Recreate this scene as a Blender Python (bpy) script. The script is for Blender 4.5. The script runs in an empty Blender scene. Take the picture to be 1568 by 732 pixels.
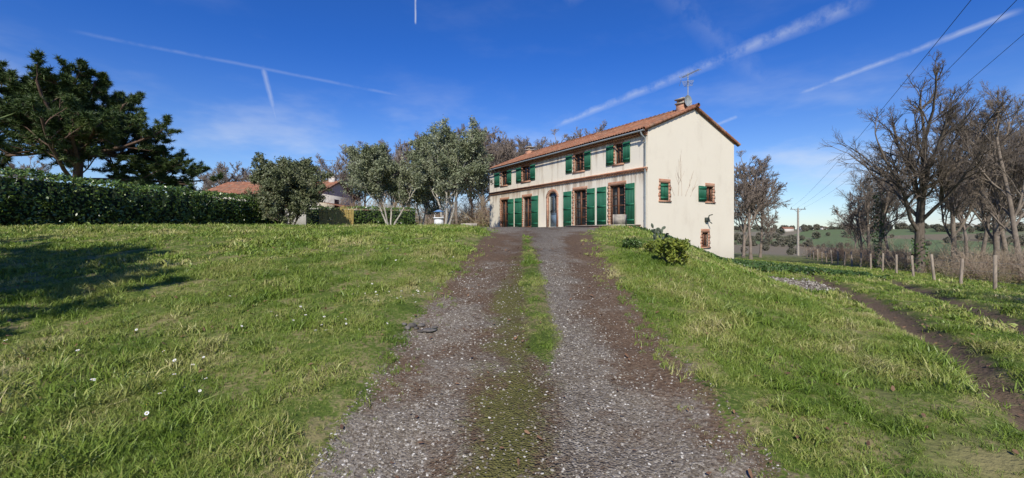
import bpy, bmesh, math, random
import numpy as np
from mathutils import Vector
random.seed(3)
scene=bpy.context.scene
CX,HZ,F=784.0,358.0,680.0
EYE=1.6
def pdir(x,y): return np.array([(x-CX)/F,1.0,(HZ-y)/F])

# ------------------------------------------------------------ noise / terrain
def _h(i,j,s):
    n=(i*374761393+j*668265263+s*982451653)&0x7fffffff
    n=((n^(n>>13))*1274126177)&0x7fffffff
    return ((n^(n>>16))&0xffff)/65535.0
def vn(x,y,sc,s=0):
    x=np.asarray(x,float)*sc; y=np.asarray(y,float)*sc
    i=np.floor(x).astype(np.int64); j=np.floor(y).astype(np.int64)
    fx=x-i; fy=y-j; fx=fx*fx*(3-2*fx); fy=fy*fy*(3-2*fy)
    a=_h(i,j,s); b=_h(i+1,j,s); c=_h(i,j+1,s); d=_h(i+1,j+1,s)
    return (a*(1-fx)+b*fx)*(1-fy)+(c*(1-fx)+d*fx)*fy
def ss(a,b,x):
    t=np.clip((x-a)/(b-a),0,1); return t*t*(3-2*t)
_pd=np.linspace(-60,400,4601)
_pz=np.interp(_pd,[-60,-12,2.5,4.77,6,9.2,12,14,17,20,30,400],[-2.5,-1.4,0,.34,.57,1.08,1.46,1.67,1.84,1.93,1.98,2.0])
_pz=np.convolve(np.pad(_pz,10,mode='edge'),np.ones(21)/21,'valid')
XLd=[-60,2.9,4.77,6,9.2,13.8,16,20,30,40,50]; XLx=[-1.4,-1.32,-1.27,-1.25,-1.05,-.72,-.9,-1.8,-3,-4,-5]
XRd=[-60,2.9,4.77,6,9.2,13.8,16,20,24,40,50]; XRx=[1.7,1.73,1.76,1.77,1.98,2.45,3.1,5.2,6,1,-2]
def H0(X,D):
    X=np.asarray(X,float); D=np.asarray(D,float)
    P=np.interp(D,_pd,_pz)
    P=P+.07*ss(.0,.5,np.interp(D,XLd,XLx)-X)*ss(16,12,D)
    Q=np.interp(X,[0,5,13,18.6,32,64,150,300],[.1,.1,-.08,-.6,-1.4,-2.9,-8,-12])
    Q=Q+np.interp(D,[-60,2,30],[-1.5,0,0])
    Dc=np.clip(D,0,60)
    t=ss(1.7+.12*Dc,3.9+.37*Dc,X)
    z=P*(1-t)+Q*t
    z=z-ss(60,200,D)*ss(-60,30,X)*2.0
    R=np.hypot(X,D)
    z=z+ss(330,950,R)*(16+11*vn(X,D,.004,5)+5*vn(X,D,.011,6))
    lump=(vn(X,D,1.3,1)-.5)*.06+(vn(X,D,4,2)-.5)*.035
    return z+lump
def px2g(x,y,fn=H0):
    d=pdir(x,y)
    ts=np.concatenate([np.arange(1,60,.02),np.arange(60,900,.5)])
    zz=EYE+d[2]*ts-fn(d[0]*ts,ts)
    k=np.argmax(zz<0)
    if zz[k]>=0: k=len(ts)-1
    return d[0]*ts[k],ts[k]
rut1=[px2g(*p) for p in [(1700,715),(1568,618),(1500,570),(1440,525),(1370,482),(1300,446),(1240,421)]]+[(15.2,27.5),(17,36),(22,60)]
rut2=[px2g(*p) for p in [(1700,545),(1568,500),(1480,468),(1400,442),(1320,420)]]+[(17,27.5),(19,36),(24,60)]
def dpoly(X,D,pts):
    best=np.full(np.shape(X),1e9)
    for (ax,ay),(bx,by) in zip(pts[:-1],pts[1:]):
        vx,vy=bx-ax,by-ay; t=np.clip(((X-ax)*vx+(D-ay)*vy)/(vx*vx+vy*vy),0,1)
        best=np.minimum(best,np.hypot(X-ax-t*vx,D-ay-t*vy))
    return best
def rutd(X,D):
    return np.minimum(dpoly(X,D,rut1),dpoly(X,D,rut2)-.03)+.14*ss(19,26,D)+.14*(vn(X,D,1.1,77)-.4)+.08*(vn(X,D,3.3,78)-.5)
def drive_sd(X,D):
    s=np.minimum(X-np.interp(D,XLd,XLx),np.interp(D,XRd,XRx)-X)
    return np.where(D>46,-5,s)
def strip_sd(X,D):
    hw=np.interp(D,[4.0,4.9,6,9,13,14],[-.2,.18,.18,.14,.07,-.3])
    return hw-np.abs(X-np.interp(D,[4,14],[.33,.42]))
def H(X,D):
    z=H0(X,D); sd=drive_sd(X,D)
    z=z-.035*ss(-.1,.15,sd)
    w=np.interp(D,XRd,XRx)-np.interp(D,XLd,XLx); u=(X-np.interp(D,XLd,XLx))/w
    z=z-.03*(np.exp(-((u-.2)/.12)**2)+np.exp(-((u-.8)/.12)**2))*ss(0,.2,sd)*ss(16,12,D)
    z=z+.03*ss(-.05,.15,strip_sd(X,D))
    r=rutd(X,D)
    return z-.12*np.exp(-(np.maximum(r,0)/.26)**2)+.05*np.exp(-((r-.5)/.2)**2)
def Hs(x,y): return float(H(np.array([x]),np.array([y]))[0])
rub=px2g(1222,436)
def rubd(X,D): return np.hypot((X-rub[0]-.25*(D-rub[1]))/.75,(D-rub[1])/1.5)
dsp=[px2g(1530,712),px2g(1345,607),px2g(1090,640)]
def dryp(X,D): return np.exp(-(((X-dsp[0][0])/.5)**2+((D-dsp[0][1])/.35)**2))+.6*np.exp(-(((X-dsp[1][0])/.25)**2+((D-dsp[1][1])/.2)**2))
hs,hc=.5127,.8586
CXY=(6.88,22.5)
def hloc(X,D):
    x=X-CXY[0]; y=D-CXY[1]
    return x*hs-y*hc, x*hc+y*hs

# ------------------------------------------------------------ mesh helpers
def make_obj(name,parts,mats,parent=None,loc=(0,0,0),rotz=0,smooth=False,link=True):
    vs=[];ls=[];st=[];mi=[];vo=0;lo=0
    for V,Fa,m in parts:
        V=np.asarray(V,float).reshape(-1,3); Fa=np.asarray(Fa,np.int64)
        if len(Fa)==0: continue
        k=Fa.shape[1]
        vs.append(V); ls.append((Fa+vo).ravel()); st.append(lo+np.arange(len(Fa))*k); mi.append(np.full(len(Fa),m))
        vo+=len(V); lo+=Fa.size
    vs=np.concatenate(vs);ls=np.concatenate(ls);st=np.concatenate(st);mi=np.concatenate(mi)
    me=bpy.data.meshes.new(name)
    me.vertices.add(len(vs)); me.vertices.foreach_set('co',vs.astype(np.float32).ravel())
    me.loops.add(len(ls)); me.loops.foreach_set('vertex_index',ls.astype(np.int32))
    me.polygons.add(len(st)); me.polygons.foreach_set('loop_start',st.astype(np.int32))
    for m in mats: me.materials.append(m)
    me.polygons.foreach_set('material_index',mi.astype(np.int32))
    if smooth: me.polygons.foreach_set('use_smooth',np.ones(len(st),bool))
    me.update(calc_edges=True); me.validate()
    ob=bpy.data.objects.new(name,me)
    if link: scene.collection.objects.link(ob)
    ob.location=loc; ob.rotation_euler=(0,0,rotz)
    if parent: ob.parent=parent
    return ob
def empty(name,loc,rotz=0):
    e=bpy.data.objects.new(name,None); scene.collection.objects.link(e); e.location=loc; e.rotation_euler=(0,0,rotz); return e
BF=np.array([[0,1,3,2],[4,6,7,5],[0,4,5,1],[2,3,7,6],[0,2,6,4],[1,5,7,3]])
def box(x0,x1,y0,y1,z0,z1,m=0,fn=None):
    V=[]
    for x in (x0,x1):
        for y in (y0,y1):
            for z in (z0,z1): V.append(fn(x,y,z) if fn else (x,y,z))
    return (np.array(V,float),BF,m)
def tubes(P,R,sides,m=0):
    P=np.asarray(P,float);R=np.asarray(R,float)
    B,S,_=P.shape
    T=np.gradient(P,axis=1); T/=np.linalg.norm(T,axis=2,keepdims=True)+1e-9
    ref=np.tile(np.array([0.31,.17,.93]),(B,1)); t0=T.mean(1)
    bad=np.abs((t0*ref).sum(1))/(np.linalg.norm(t0,axis=1)+1e-9)>.85
    ref[bad]=[.95,.2,.1]
    A=np.cross(T,ref[:,None,:]); A/=np.linalg.norm(A,axis=2,keepdims=True)+1e-9
    Bn=np.cross(T,A)
    an=np.arange(sides)*2*math.pi/sides
    V=P[:,:,None,:]+R[:,:,None,None]*(np.cos(an)[None,None,:,None]*A[:,:,None,:]+np.sin(an)[None,None,:,None]*Bn[:,:,None,:])
    idx=np.arange(B*S*sides).reshape(B,S,sides)
    a=idx[:,:-1,:];b=np.roll(idx,-1,2)[:,:-1,:];c=np.roll(idx,-1,2)[:,1:,:];d=idx[:,1:,:]
    return (V.reshape(-1,3),np.stack([a,b,c,d],-1).reshape(-1,4),m)
def tube(pts,r,sides=8,m=0):
    pts=np.array(pts,float); r=np.full(len(pts),r) if np.isscalar(r) else np.array(r)
    return tubes(pts[None],r[None],sides,m)
def cyl(x,y,z0,z1,r0,r1=None,sides=12,m=0):
    r1=r0 if r1 is None else r1
    p=[(x,y,z0-.001),(x,y,z0),(x,y,z1),(x,y,z1+.001)]
    return tube(p,[.0001,r0,r1,.0001],sides,m)
def leaves(C,size,rng,m=0,aspect=.5,nb=None,nbw=0):
    N=len(C); n=rng.normal(size=(N,3))
    n/=np.linalg.norm(n,axis=1,keepdims=True)
    if nb is not None: n=n+np.asarray(nb)*nbw; n/=np.linalg.norm(n,axis=1,keepdims=True)
    t=np.cross(n,rng.normal(size=(N,3))); t/=np.linalg.norm(t,axis=1,keepdims=True)+1e-9
    b=np.cross(n,t); s=(np.asarray(size)*rng.uniform(.6,1.3,N))[:,None]
    V=np.stack([C-t*s,C+b*s*aspect,C+t*s,C-b*s*aspect],1).reshape(-1,3)
    return (V,np.arange(4*N).reshape(N,4),m)
def perp_rot(D,ang,rng):
    r=rng.normal(size=D.shape); a=np.cross(D,r); a/=np.linalg.norm(a,axis=1,keepdims=True)+1e-9
    return D*np.cos(ang)[:,None]+a*np.sin(ang)[:,None]
def grow(rng,start,dir0,L0,R0,levels,m=0):
    parts=[];P0=np.array([start],float) if np.ndim(start)==1 else np.array(start,float)
    D0=np.array([dir0],float) if np.ndim(dir0)==1 else np.array(dir0,float)
    D0/=np.linalg.norm(D0,axis=1,keepdims=True)
    L=np.full(len(P0),L0,float) if np.isscalar(L0) else np.array(L0,float)
    R=np.full(len(P0),R0,float) if np.isscalar(R0) else np.array(R0,float)
    hist=[]
    for li,lv in enumerate(levels):
        if li>0:
            n=lv['n']; Bn=len(PP); par=np.repeat(np.arange(Bn),n)
            f=rng.uniform(lv.get('f0',.3),1,len(par))
            f[::n]=1.0
            S=PP.shape[1]-1; g=f*S; i=np.minimum(g.astype(int),S-1); w=(g-i)[:,None]
            P0=PP[par,i]*(1-w)+PP[par,i+1]*w
            Td=PP[par,i+1]-PP[par,i]; Td/=np.linalg.norm(Td,axis=1,keepdims=True)+1e-9
            ang=np.radians(lv['ang'])*rng.uniform(.6,1.35,len(par)); ang[::n]*=.35
            D0=perp_rot(Td,ang,rng)
            Lp=L[par]; Rp=R[par]
            L=Lp*lv['len']*rng.uniform(.65,1.2,len(par))*(1.25-.6*f*lv.get('taper',1))
            R=np.maximum(Rp*lv['rad']*(1.15-.45*f),lv.get('rmin',.006))
        S=lv['seg']; sides=lv['sides']; B=len(P0)
        PP=np.zeros((B,S+1,3)); PP[:,0]=P0; d=D0.copy()
        for k in range(S):
            d=d+rng.normal(size=d.shape)*lv['wig']; d[:,2]+=lv['up']
            d/=np.linalg.norm(d,axis=1,keepdims=True)
            PP[:,k+1]=PP[:,k]+d*(L/S)[:,None]
        endr=lv.get('end',.55)
        RR=R[:,None]*np.linspace(1,endr,S+1)[None]
        if li==0: RR[:,0]*=1.35
        parts.append(tubes(PP,RR,sides,m)); hist.append(PP)
    return parts,hist
def zmax(parts): return max(float(v[:,2].max()) for v,_,_ in parts)

# ------------------------------------------------------------ materials
class NT:
    def __init__(s,name):
        s.m=bpy.data.materials.new(name); s.m.use_nodes=True; s.t=s.m.node_tree; s.n=s.t.nodes; s.l=s.t.links
        s.b=s.n['Principled BSDF']; s.out=s.n['Material Output']
        s.b.inputs['Specular IOR Level'].default_value=.3
    def N(s,ty,**k):
        n=s.n.new(ty)
        for a,v in k.items(): setattr(n,a,v)
        return n
    def set(s,inp,v):
        if isinstance(v,bpy.types.NodeSocket): s.l.new(v,inp)
        else: inp.default_value=v
    def math(s,op,a,b=0.0,clamp=False):
        n=s.N('ShaderNodeMath',operation=op,use_clamp=clamp); s.set(n.inputs[0],a); s.set(n.inputs[1],b); return n.outputs[0]
    def attr(s,name): return s.N('ShaderNodeAttribute',attribute_name=name).outputs['Fac']
    def pos(s,obj=False):
        if obj: return s.N('ShaderNodeTexCoord').outputs['Object']
        return s.N('ShaderNodeNewGeometry').outputs['Position']
    def mapv(s,v,sc):
        n=s.N('ShaderNodeMapping'); s.l.new(v,n.inputs[0]); n.inputs['Scale'].default_value=sc; return n.outputs[0]
    def noise(s,sc,det=4,rough=.55,v=None):
        n=s.N('ShaderNodeTexNoise'); n.inputs['Scale'].default_value=sc; n.inputs['Detail'].default_value=det; n.inputs['Roughness'].default_value=rough
        if v is None: v=s.pos()
        s.l.new(v,n.inputs['Vector']); return n.outputs[0]
    def vor(s,sc,v=None,feature='F1'):
        n=s.N('ShaderNodeTexVoronoi',feature=feature); n.inputs['Scale'].default_value=sc
        s.l.new(v if v is not None else s.pos(),n.inputs['Vector']); return n
    def ramp(s,f,stops):
        n=s.N('ShaderNodeValToRGB'); e=n.color_ramp.elements
        while len(e)<len(stops): e.new(.5)
        for q,(p,c) in zip(e,stops): q.position=p; q.color=(*c,1) if len(c)==3 else c
        s.l.new(f,n.inputs[0]); return n.outputs[0]
    def step(s,f,a,b):
        n=s.N('ShaderNodeMapRange',interpolation_type='SMOOTHSTEP'); s.set(n.inputs[0],f); n.inputs[1].default_value=a; n.inputs[2].default_value=b; return n.outputs[0]
    def mix(s,f,a,b,mode='MIX'):
        n=s.N('ShaderNodeMix',data_type='RGBA',blend_type=mode); s.set(n.inputs[0],f)
        for i,v in ((6,a),(7,b)):
            if isinstance(v,tuple): v=(*v,1) if len(v)==3 else v
            s.set(n.inputs[i],v)
        return n.outputs[2]
    def bump(s,h,strength=.5,dist=.02):
        n=s.N('ShaderNodeBump'); n.inputs['Strength'].default_value=strength; n.inputs['Distance'].default_value=dist
        s.l.new(h,n.inputs['Height']); s.l.new(n.outputs[0],s.b.inputs['Normal'])
    def col(s,c,rough=.8): s.set(s.b.inputs['Base Color'],c if not isinstance(c,tuple) else (*c,1)); s.b.inputs['Roughness'].default_value=rough
def simple(name,c1,c2,sc=3,rough=.8,bump=0,bd=.02,stretch=None,metal=0):
    n=NT(name); v=n.pos(True)
    if stretch: v=n.mapv(v,stretch)
    f=n.noise(sc,3,.6,v); n.col(n.ramp(f,[(.3,c1),(.7,c2)]),rough)
    n.b.inputs['Metallic'].default_value=metal
    if bump: n.bump(f,bump,bd)
    return n.m
def leafmat(name,cols,rough=.5,trans=.0,inst=False,psc=.5,spec=.3,pw=1.3):
    n=NT(name); g=n.N('ShaderNodeNewGeometry'); r=g.outputs['Random Per Island']
    if inst: r=n.math('ADD',n.math('MULTIPLY',r,.5),n.math('MULTIPLY',n.N('ShaderNodeObjectInfo').outputs['Random'],.5))
    nz=n.noise(psc,2)
    f=n.math('ADD',n.math('MULTIPLY',r,.5),n.math('SUBTRACT',n.math('MULTIPLY',nz,pw),pw/2-.25),clamp=True)
    c=n.ramp(f,cols); n.col(c,rough); n.b.inputs['Specular IOR Level'].default_value=spec
    return n.m

# ground
g=NT('ground_mat'); pos=g.pos()
fine=g.noise(26,3); med=g.noise(2.2,3); micro=g.noise(90,2)
gf=g.math('ADD',g.math('MULTIPLY',med,.6),g.math('MULTIPLY',fine,.4))
grass=g.ramp(gf,[(.3,(.045,.075,.014)),(.5,(.10,.14,.027)),(.68,(.19,.185,.062))])
dry=g.math('MAXIMUM',g.step(g.math('ADD',g.math('MULTIPLY',med,.6),g.math('MULTIPLY',fine,.4)),.46,.60),g.attr('dry'))
grass=g.mix(g.math('MULTIPLY',dry,.65,True),grass,(.27,.215,.115))
vf=g.vor(.006,g.mapv(pos,(1,1.0,0.0001))); fcol=g.ramp(g.math('FRACT',g.math('MULTIPLY',vf.outputs['Color'],3.7)),[(0,(.12,.17,.07)),(.35,(.14,.20,.08)),(.5,(.22,.17,.12)),(.7,(.17,.18,.10)),(1,(.25,.21,.15))])
fcol=g.mix(g.math('MULTIPLY',g.noise(.03,3),.5),fcol,(.14,.13,.09))
base=g.mix(g.attr('far'),grass,fcol)
vs_=g.vor(55); st=g.ramp(vs_.outputs['Color'],[(0,(.075,.06,.044)),(.45,(.185,.16,.125)),(.8,(.32,.29,.245)),(1,(.56,.53,.47))])
vb=g.vor(22); st2=g.ramp(vb.outputs['Color'],[(0,(.10,.08,.06)),(1,(.30,.265,.215))])
stone=g.mix(.35,st,st2)
soil=g.ramp(g.math('ADD',g.math('MULTIPLY',fine,.5),g.math('MULTIPLY',micro,.5)),[(.3,(.062,.039,.025)),(.55,(.145,.098,.064)),(.75,(.28,.21,.145))])
nmask=g.math('ADD',g.math('MULTIPLY',g.noise(3.5,4,.65),.6),g.math('MULTIPLY',fine,.5))
patch=g.noise(1.1,3,.7)
gm=g.step(g.math('ADD',g.attr('grav'),g.math('ADD',g.math('SUBTRACT',g.math('MULTIPLY',nmask,1.5),.80),g.math('SUBTRACT',g.math('MULTIPLY',patch,1.8),.92))),.25,.8)
dcol=g.mix(g.math('MULTIPLY',gm,.86),soil,stone)
mossm=g.step(g.math('ADD',g.attr('moss'),g.math('ADD',g.math('SUBTRACT',g.math('MULTIPLY',nmask,1.6),.84),g.math('SUBTRACT',g.math('MULTIPLY',patch,-1.0),-.5))),.4,.85)
dcol=g.mix(g.math('MULTIPLY',mossm,.75),dcol,g.mix(fine,(.055,.065,.012),(.18,.18,.05)))
edge=g.math('MULTIPLY',g.math('SUBTRACT',nmask,.55),.9)
dm=g.step(g.math('ADD',g.attr('drive'),edge),-.06,.08)
sm=g.step(g.math('ADD',g.attr('strip'),g.math('MULTIPLY',edge,.6)),-.08,.06)
dm=g.math('MULTIPLY',dm,g.math('SUBTRACT',1.0,sm))
base=g.mix(dm,base,dcol)
rm=g.step(g.math('SUBTRACT',g.attr('rut'),g.math('MULTIPLY',edge,.7)),.36,.16)
base=g.mix(g.math('MULTIPLY',rm,.93),base,g.mix(fine,(.05,.033,.023),(.20,.14,.10)))
rb=g.step(g.math('SUBTRACT',g.attr('rub'),g.math('MULTIPLY',edge,1.2)),1.15,.8)
base=g.mix(rb,base,g.mix(.45,stone,(.22,.165,.15)))
g.col(base,.95); g.b.inputs['Specular IOR Level'].default_value=.1
hh=g.math('ADD',g.math('MULTIPLY',fine,.6),g.math('MULTIPLY',g.math('SUBTRACT',1.0,vs_.outputs['Distance']),g.math('MULTIPLY',g.attr('drive'),.4,True)))
g.bump(hh,1.0,.04)
ground_m=g.m

# ------------------------------------------------------------ terrain mesh
def coords(a,b,base,gr):
    out=[0.0]; x=0
    while x<b: x+=max(base,gr*abs(x)); out.append(x)
    neg=[];x=0
    while x>a: x-=max(base,gr*abs(x)); neg.append(x)
    return np.array(neg[::-1]+out)
xs=coords(-1500,1500,.08,.021); ys=coords(-90,1700,.075,.018)
XX,YY=np.meshgrid(xs,ys); ZZ=H(XX,YY)
hx,hy=hloc(XX,YY)
inside=(hx>-16.7)&(hx<-.4)&(hy>.4)&(hy<6.8)
ZZ[inside]-=1.0
nY,nX=XX.shape; idx=np.arange(nX*nY).reshape(nY,nX)
Fq=np.stack([idx[:-1,:-1],idx[:-1,1:],idx[1:,1:],idx[1:,:-1]],-1).reshape(-1,4)
ter=make_obj('ground',[(np.stack([XX,YY,ZZ],-1).reshape(-1,3),Fq,0)],[ground_m],smooth=True)
def addattr(name,arr):
    a=ter.data.attributes.new(name,'FLOAT','POINT'); a.data.foreach_set('value',arr.astype(np.float32).ravel())
addattr('drive',np.clip(drive_sd(XX,YY),-3,3)); addattr('strip',np.clip(strip_sd(XX,YY),-3,3))
addattr('rut',np.clip(rutd(XX,YY),0,3)); addattr('far',ss(60,110,np.hypot(XX,YY)))
addattr('rub',np.clip(rubd(XX,YY),0,5)); addattr('dry',np.clip(dryp(XX,YY),0,1))
xl=np.interp(YY,XLd,XLx);xr=np.interp(YY,XRd,XRx);U=np.clip((XX-xl)/(xr-xl),0,1)
ug=[0,.12,.22,.3,.42,.5,.58,.7,.8,.88,1]
GT={3:[.75,.85,.8,.45,.15,.35,.8,.85,.65,.45,.25],5:[.35,.6,.6,.4,.15,.3,.85,.75,.4,.2,.1],8:[.1,.3,.4,.35,.25,.5,.9,.5,.1,.05,.1],12:[.15,.25,.35,.35,.3,.65,.9,.6,.15,.1,.1],16:[.75]*11}
ks=sorted(GT)
def gravw(D,u):
    Dn=np.clip(D,3,16); out=np.zeros(np.shape(u))
    for a in range(len(ks)-1):
        m=(Dn>=ks[a])&(Dn<=ks[a+1]); t=(Dn-ks[a])/(ks[a+1]-ks[a]); out=np.where(m,np.interp(u,ug,GT[ks[a]])*(1-t)+np.interp(u,ug,GT[ks[a+1]])*t,out)
    return out
addattr('grav',gravw(YY,U))
addattr('moss',(.78*np.exp(-((U-.42)/.15)**2)+.35*np.exp(-((U-.97)/.1)**2)+.28*np.exp(-((U-.03)/.08)**2))*ss(14,6,YY))

# ------------------------------------------------------------ instancing
def inst(name,pts,rot,scl,idx,objs):
    col=bpy.data.collections.new(name+'_source')
    for o in objs: col.objects.link(o)
    me=bpy.data.meshes.new(name); me.vertices.add(len(pts)); me.vertices.foreach_set('co',np.asarray(pts,np.float32).ravel())
    a=me.attributes.new('rot','FLOAT_VECTOR','POINT'); a.data.foreach_set('vector',np.asarray(rot,np.float32).ravel())
    a=me.attributes.new('scl','FLOAT','POINT'); a.data.foreach_set('value',np.asarray(scl,np.float32))
    a=me.attributes.new('idx','INT','POINT'); a.data.foreach_set('value',np.asarray(idx,np.int32))
    me.update(); ob=bpy.data.objects.new(name,me); scene.collection.objects.link(ob)
    ng=bpy.data.node_groups.new(name+'_gn','GeometryNodeTree')
    ng.interface.new_socket('Geometry',in_out='INPUT',socket_type='NodeSocketGeometry')
    ng.interface.new_socket('Geometry',in_out='OUTPUT',socket_type='NodeSocketGeometry')
    i=ng.nodes.new('NodeGroupInput');o=ng.nodes.new('NodeGroupOutput');ip=ng.nodes.new('GeometryNodeInstanceOnPoints')
    ci=ng.nodes.new('GeometryNodeCollectionInfo'); ci.inputs['Collection'].default_value=col
    ci.inputs['Separate Children'].default_value=True; ci.inputs['Reset Children'].default_value=True
    def na(n,t):
        x=ng.nodes.new('GeometryNodeInputNamedAttribute'); x.data_type=t; x.inputs[0].default_value=n; return x.outputs[0]
    L=ng.links.new
    L(i.outputs[0],ip.inputs['Points']);L(ci.outputs[0],ip.inputs['Instance']);ip.inputs['Pick Instance'].default_value=True
    L(na('idx','INT'),ip.inputs['Instance Index']);L(na('rot','FLOAT_VECTOR'),ip.inputs['Rotation']);L(na('scl','FLOAT'),ip.inputs['Scale'])
    L(ip.outputs[0],o.inputs[0])
    md=ob.modifiers.new('instances','NODES'); md.node_group=ng
    return ob
rng=np.random.default_rng(11)
grass_m=leafmat('grass_blade_mat',[(0,(.05,.095,.012)),(.25,(.105,.175,.021)),(.5,(.18,.25,.04)),(.74,(.30,.31,.09)),(1,(.52,.44,.24))],.45,0,inst=True,psc=.9,pw=1.5)
def clump(nm,nb,rad,h,w,seed):
    r=np.random.default_rng(seed); V=[];Fc=[]
    for b in range(nb):
        a=r.uniform(0,6.28);rr=rad*math.sqrt(r.uniform());x,y=rr*math.cos(a),rr*math.sin(a)
        la=r.uniform(0,6.28); lean=r.uniform(.2,1.3); hh=h*r.uniform(.45,1.2); ww=w*r.uniform(.6,1.2)
        dx,dy=math.cos(la),math.sin(la); ax=r.uniform(0,6.28); px,py=math.cos(ax),math.sin(ax)
        b0=len(V)
        for k,t in enumerate((0,.55)):
            cx=x+dx*lean*hh*t*t; cy=y+dy*lean*hh*t*t; cz=hh*(t-.25*lean*t*t); w2=ww*(1-.4*t)
            V+=[(cx-px*w2,cy-py*w2,cz),(cx+px*w2,cy+py*w2,cz)]
        V+=[(x+dx*lean*hh,y+dy*lean*hh,hh*(1-.25*lean)),(x+dx*lean*hh+.0006,y+dy*lean*hh,hh*(1-.25*lean)+.0006)]
        for k in range(2): Fc.append((b0+2*k,b0+2*k+1,b0+2*k+3,b0+2*k+2))
    V=np.array(V); V[:,2]-=.008
    return make_obj(nm,[(V,Fc,0)],[grass_m],link=False)
clN=[clump('grass_tuft_%d'%i,18,.055,.070,.003,i) for i in range(5)]
clF=[clump('grass_wide_%d'%i,14,.12,.075,.008,20+i) for i in range(4)]
def sector(r0,r1,dens,amax=62):
    ar=math.radians(2*amax)/2*(r1*r1-r0*r0); n=int(ar*dens)
    r=np.sqrt(rng.uniform(r0*r0,r1*r1,n)); a=np.radians(rng.uniform(-amax,amax,n))
    return r*np.sin(a),r*np.cos(a)
def keepgrass(X,Y):
    sd=drive_sd(X,Y)+(vn(X,Y,2.5,9)-.5)*.4+(vn(X,Y,11,10)-.5)*.15
    st=strip_sd(X,Y)+(vn(X,Y,6,12)-.5)*.25
    ok=(sd<.0)|((st>-.02)&(rng.uniform(size=len(X))<.8))|((sd<.35)&(rng.uniform(size=len(X))<.14))
    ok&=(rutd(X,Y)>.22+.26*vn(X,Y,5,13))|((rutd(X,Y)>.1)&(rng.uniform(size=len(X))<.08))
    hx,hy=hloc(X,Y); ok&=~((hx>-17.3)&(hx<.1)&(hy>-1.3)&(hy<7.3))
    ok&=rubd(X,Y)>1.0+.35*vn(X,Y,4,3)
    ok&=dryp(X,Y)<.3+.7*rng.uniform(size=len(X))
    ok&=rng.uniform(size=len(X))<.25+1.1*vn(X,Y,2.2,21)*(.6+.8*vn(X,Y,.6,22))
    return ok
for nm,zones,src in (('grass',[(1.4,5,780,1.0),(5,10,360,1.1)],clN),('meadow_grass',[(10,20,120,.9),(20,46,30,1.3)],clF)):
    PX=[];SC=[]
    for r0,r1,dn,s in zones:
        X,Y=sector(r0,r1,dn); k=keepgrass(X,Y); X,Y=X[k],Y[k]
        sc=s*(.4+.95*vn(X,Y,1.7,31)**1.3+.7*(vn(X,Y,5,32)>.72)+.4*(vn(X,Y,.9,33)>.66))*rng.uniform(.7,1.25,len(X))
        sc*=np.where(np.abs(drive_sd(X,Y))<.35,.7,1)
        sc*=np.where(drive_sd(X,Y)>.35,.6,1)
        PX.append(np.stack([X,Y,H(X,Y)],-1)); SC.append(sc)
    PX=np.concatenate(PX);SC=np.concatenate(SC);n=len(PX)
    rot=np.stack([rng.normal(0,.15,n),rng.normal(0,.15,n),rng.uniform(0,6.28,n)],-1)
    inst(nm,PX,rot,SC,rng.integers(0,len(src),n),src)
# pebbles
peb_m=NT('pebble_mat'); oi=peb_m.N('ShaderNodeObjectInfo').outputs['Random']
peb_m.col(peb_m.ramp(oi,[(0,(.075,.057,.04)),(.35,(.165,.14,.108)),(.7,(.28,.25,.205)),(.9,(.40,.37,.32)),(1,(.62,.59,.53))]),.85); peb_m=peb_m.m
def pebble(i):
    bm=bmesh.new(); bmesh.ops.create_icosphere(bm,subdivisions=1,radius=1)
    r=random.Random(i)
    for v in bm.verts: v.co=Vector((v.co.x*1.2,v.co.y*.85,v.co.z*.55))*r.uniform(.75,1.15)
    me=bpy.data.meshes.new('pebble'); bm.to_mesh(me); bm.free(); me.materials.append(peb_m)
    return bpy.data.objects.new('pebble_%d'%i,me)
Y=2.2+7*rng.uniform(size=64000)**1.5; X=rng.uniform(-1.6,2.1,len(Y))
xl_=np.interp(Y,XLd,XLx);xr_=np.interp(Y,XRd,XRx);u=(X-xl_)/(xr_-xl_)
gv=gravw(Y,u)
k=(drive_sd(X,Y)>-.05)&(strip_sd(X,Y)<0)&(rng.uniform(size=len(X))<.14+gv*(.12+1.2*vn(X,Y,1.3,40)*(.4+vn(X,Y,5,41))))
X,Y=X[k],Y[k]; n=len(X)
inst('gravel',np.stack([X,Y,H(X,Y)+.001],-1),rng.uniform(0,6.28,(n,3))*np.array([.1,.1,1]),.0035+.011*rng.uniform(size=n)**2.6,rng.integers(0,4,n),[pebble(i) for i in range(4)])
n=1500; X=rub[0]+rng.normal(0,.45,n); Y=rub[1]+rng.normal(0,.8,n); X+=.25*(Y-rub[1])
inst('rubble_patch',np.stack([X,Y,H(X,Y)+.01],-1),rng.uniform(0,6.28,(n,3)),.012+.035*rng.uniform(size=n)**2,rng.integers(0,4,n),[pebble(i) for i in range(10,14)])
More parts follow.
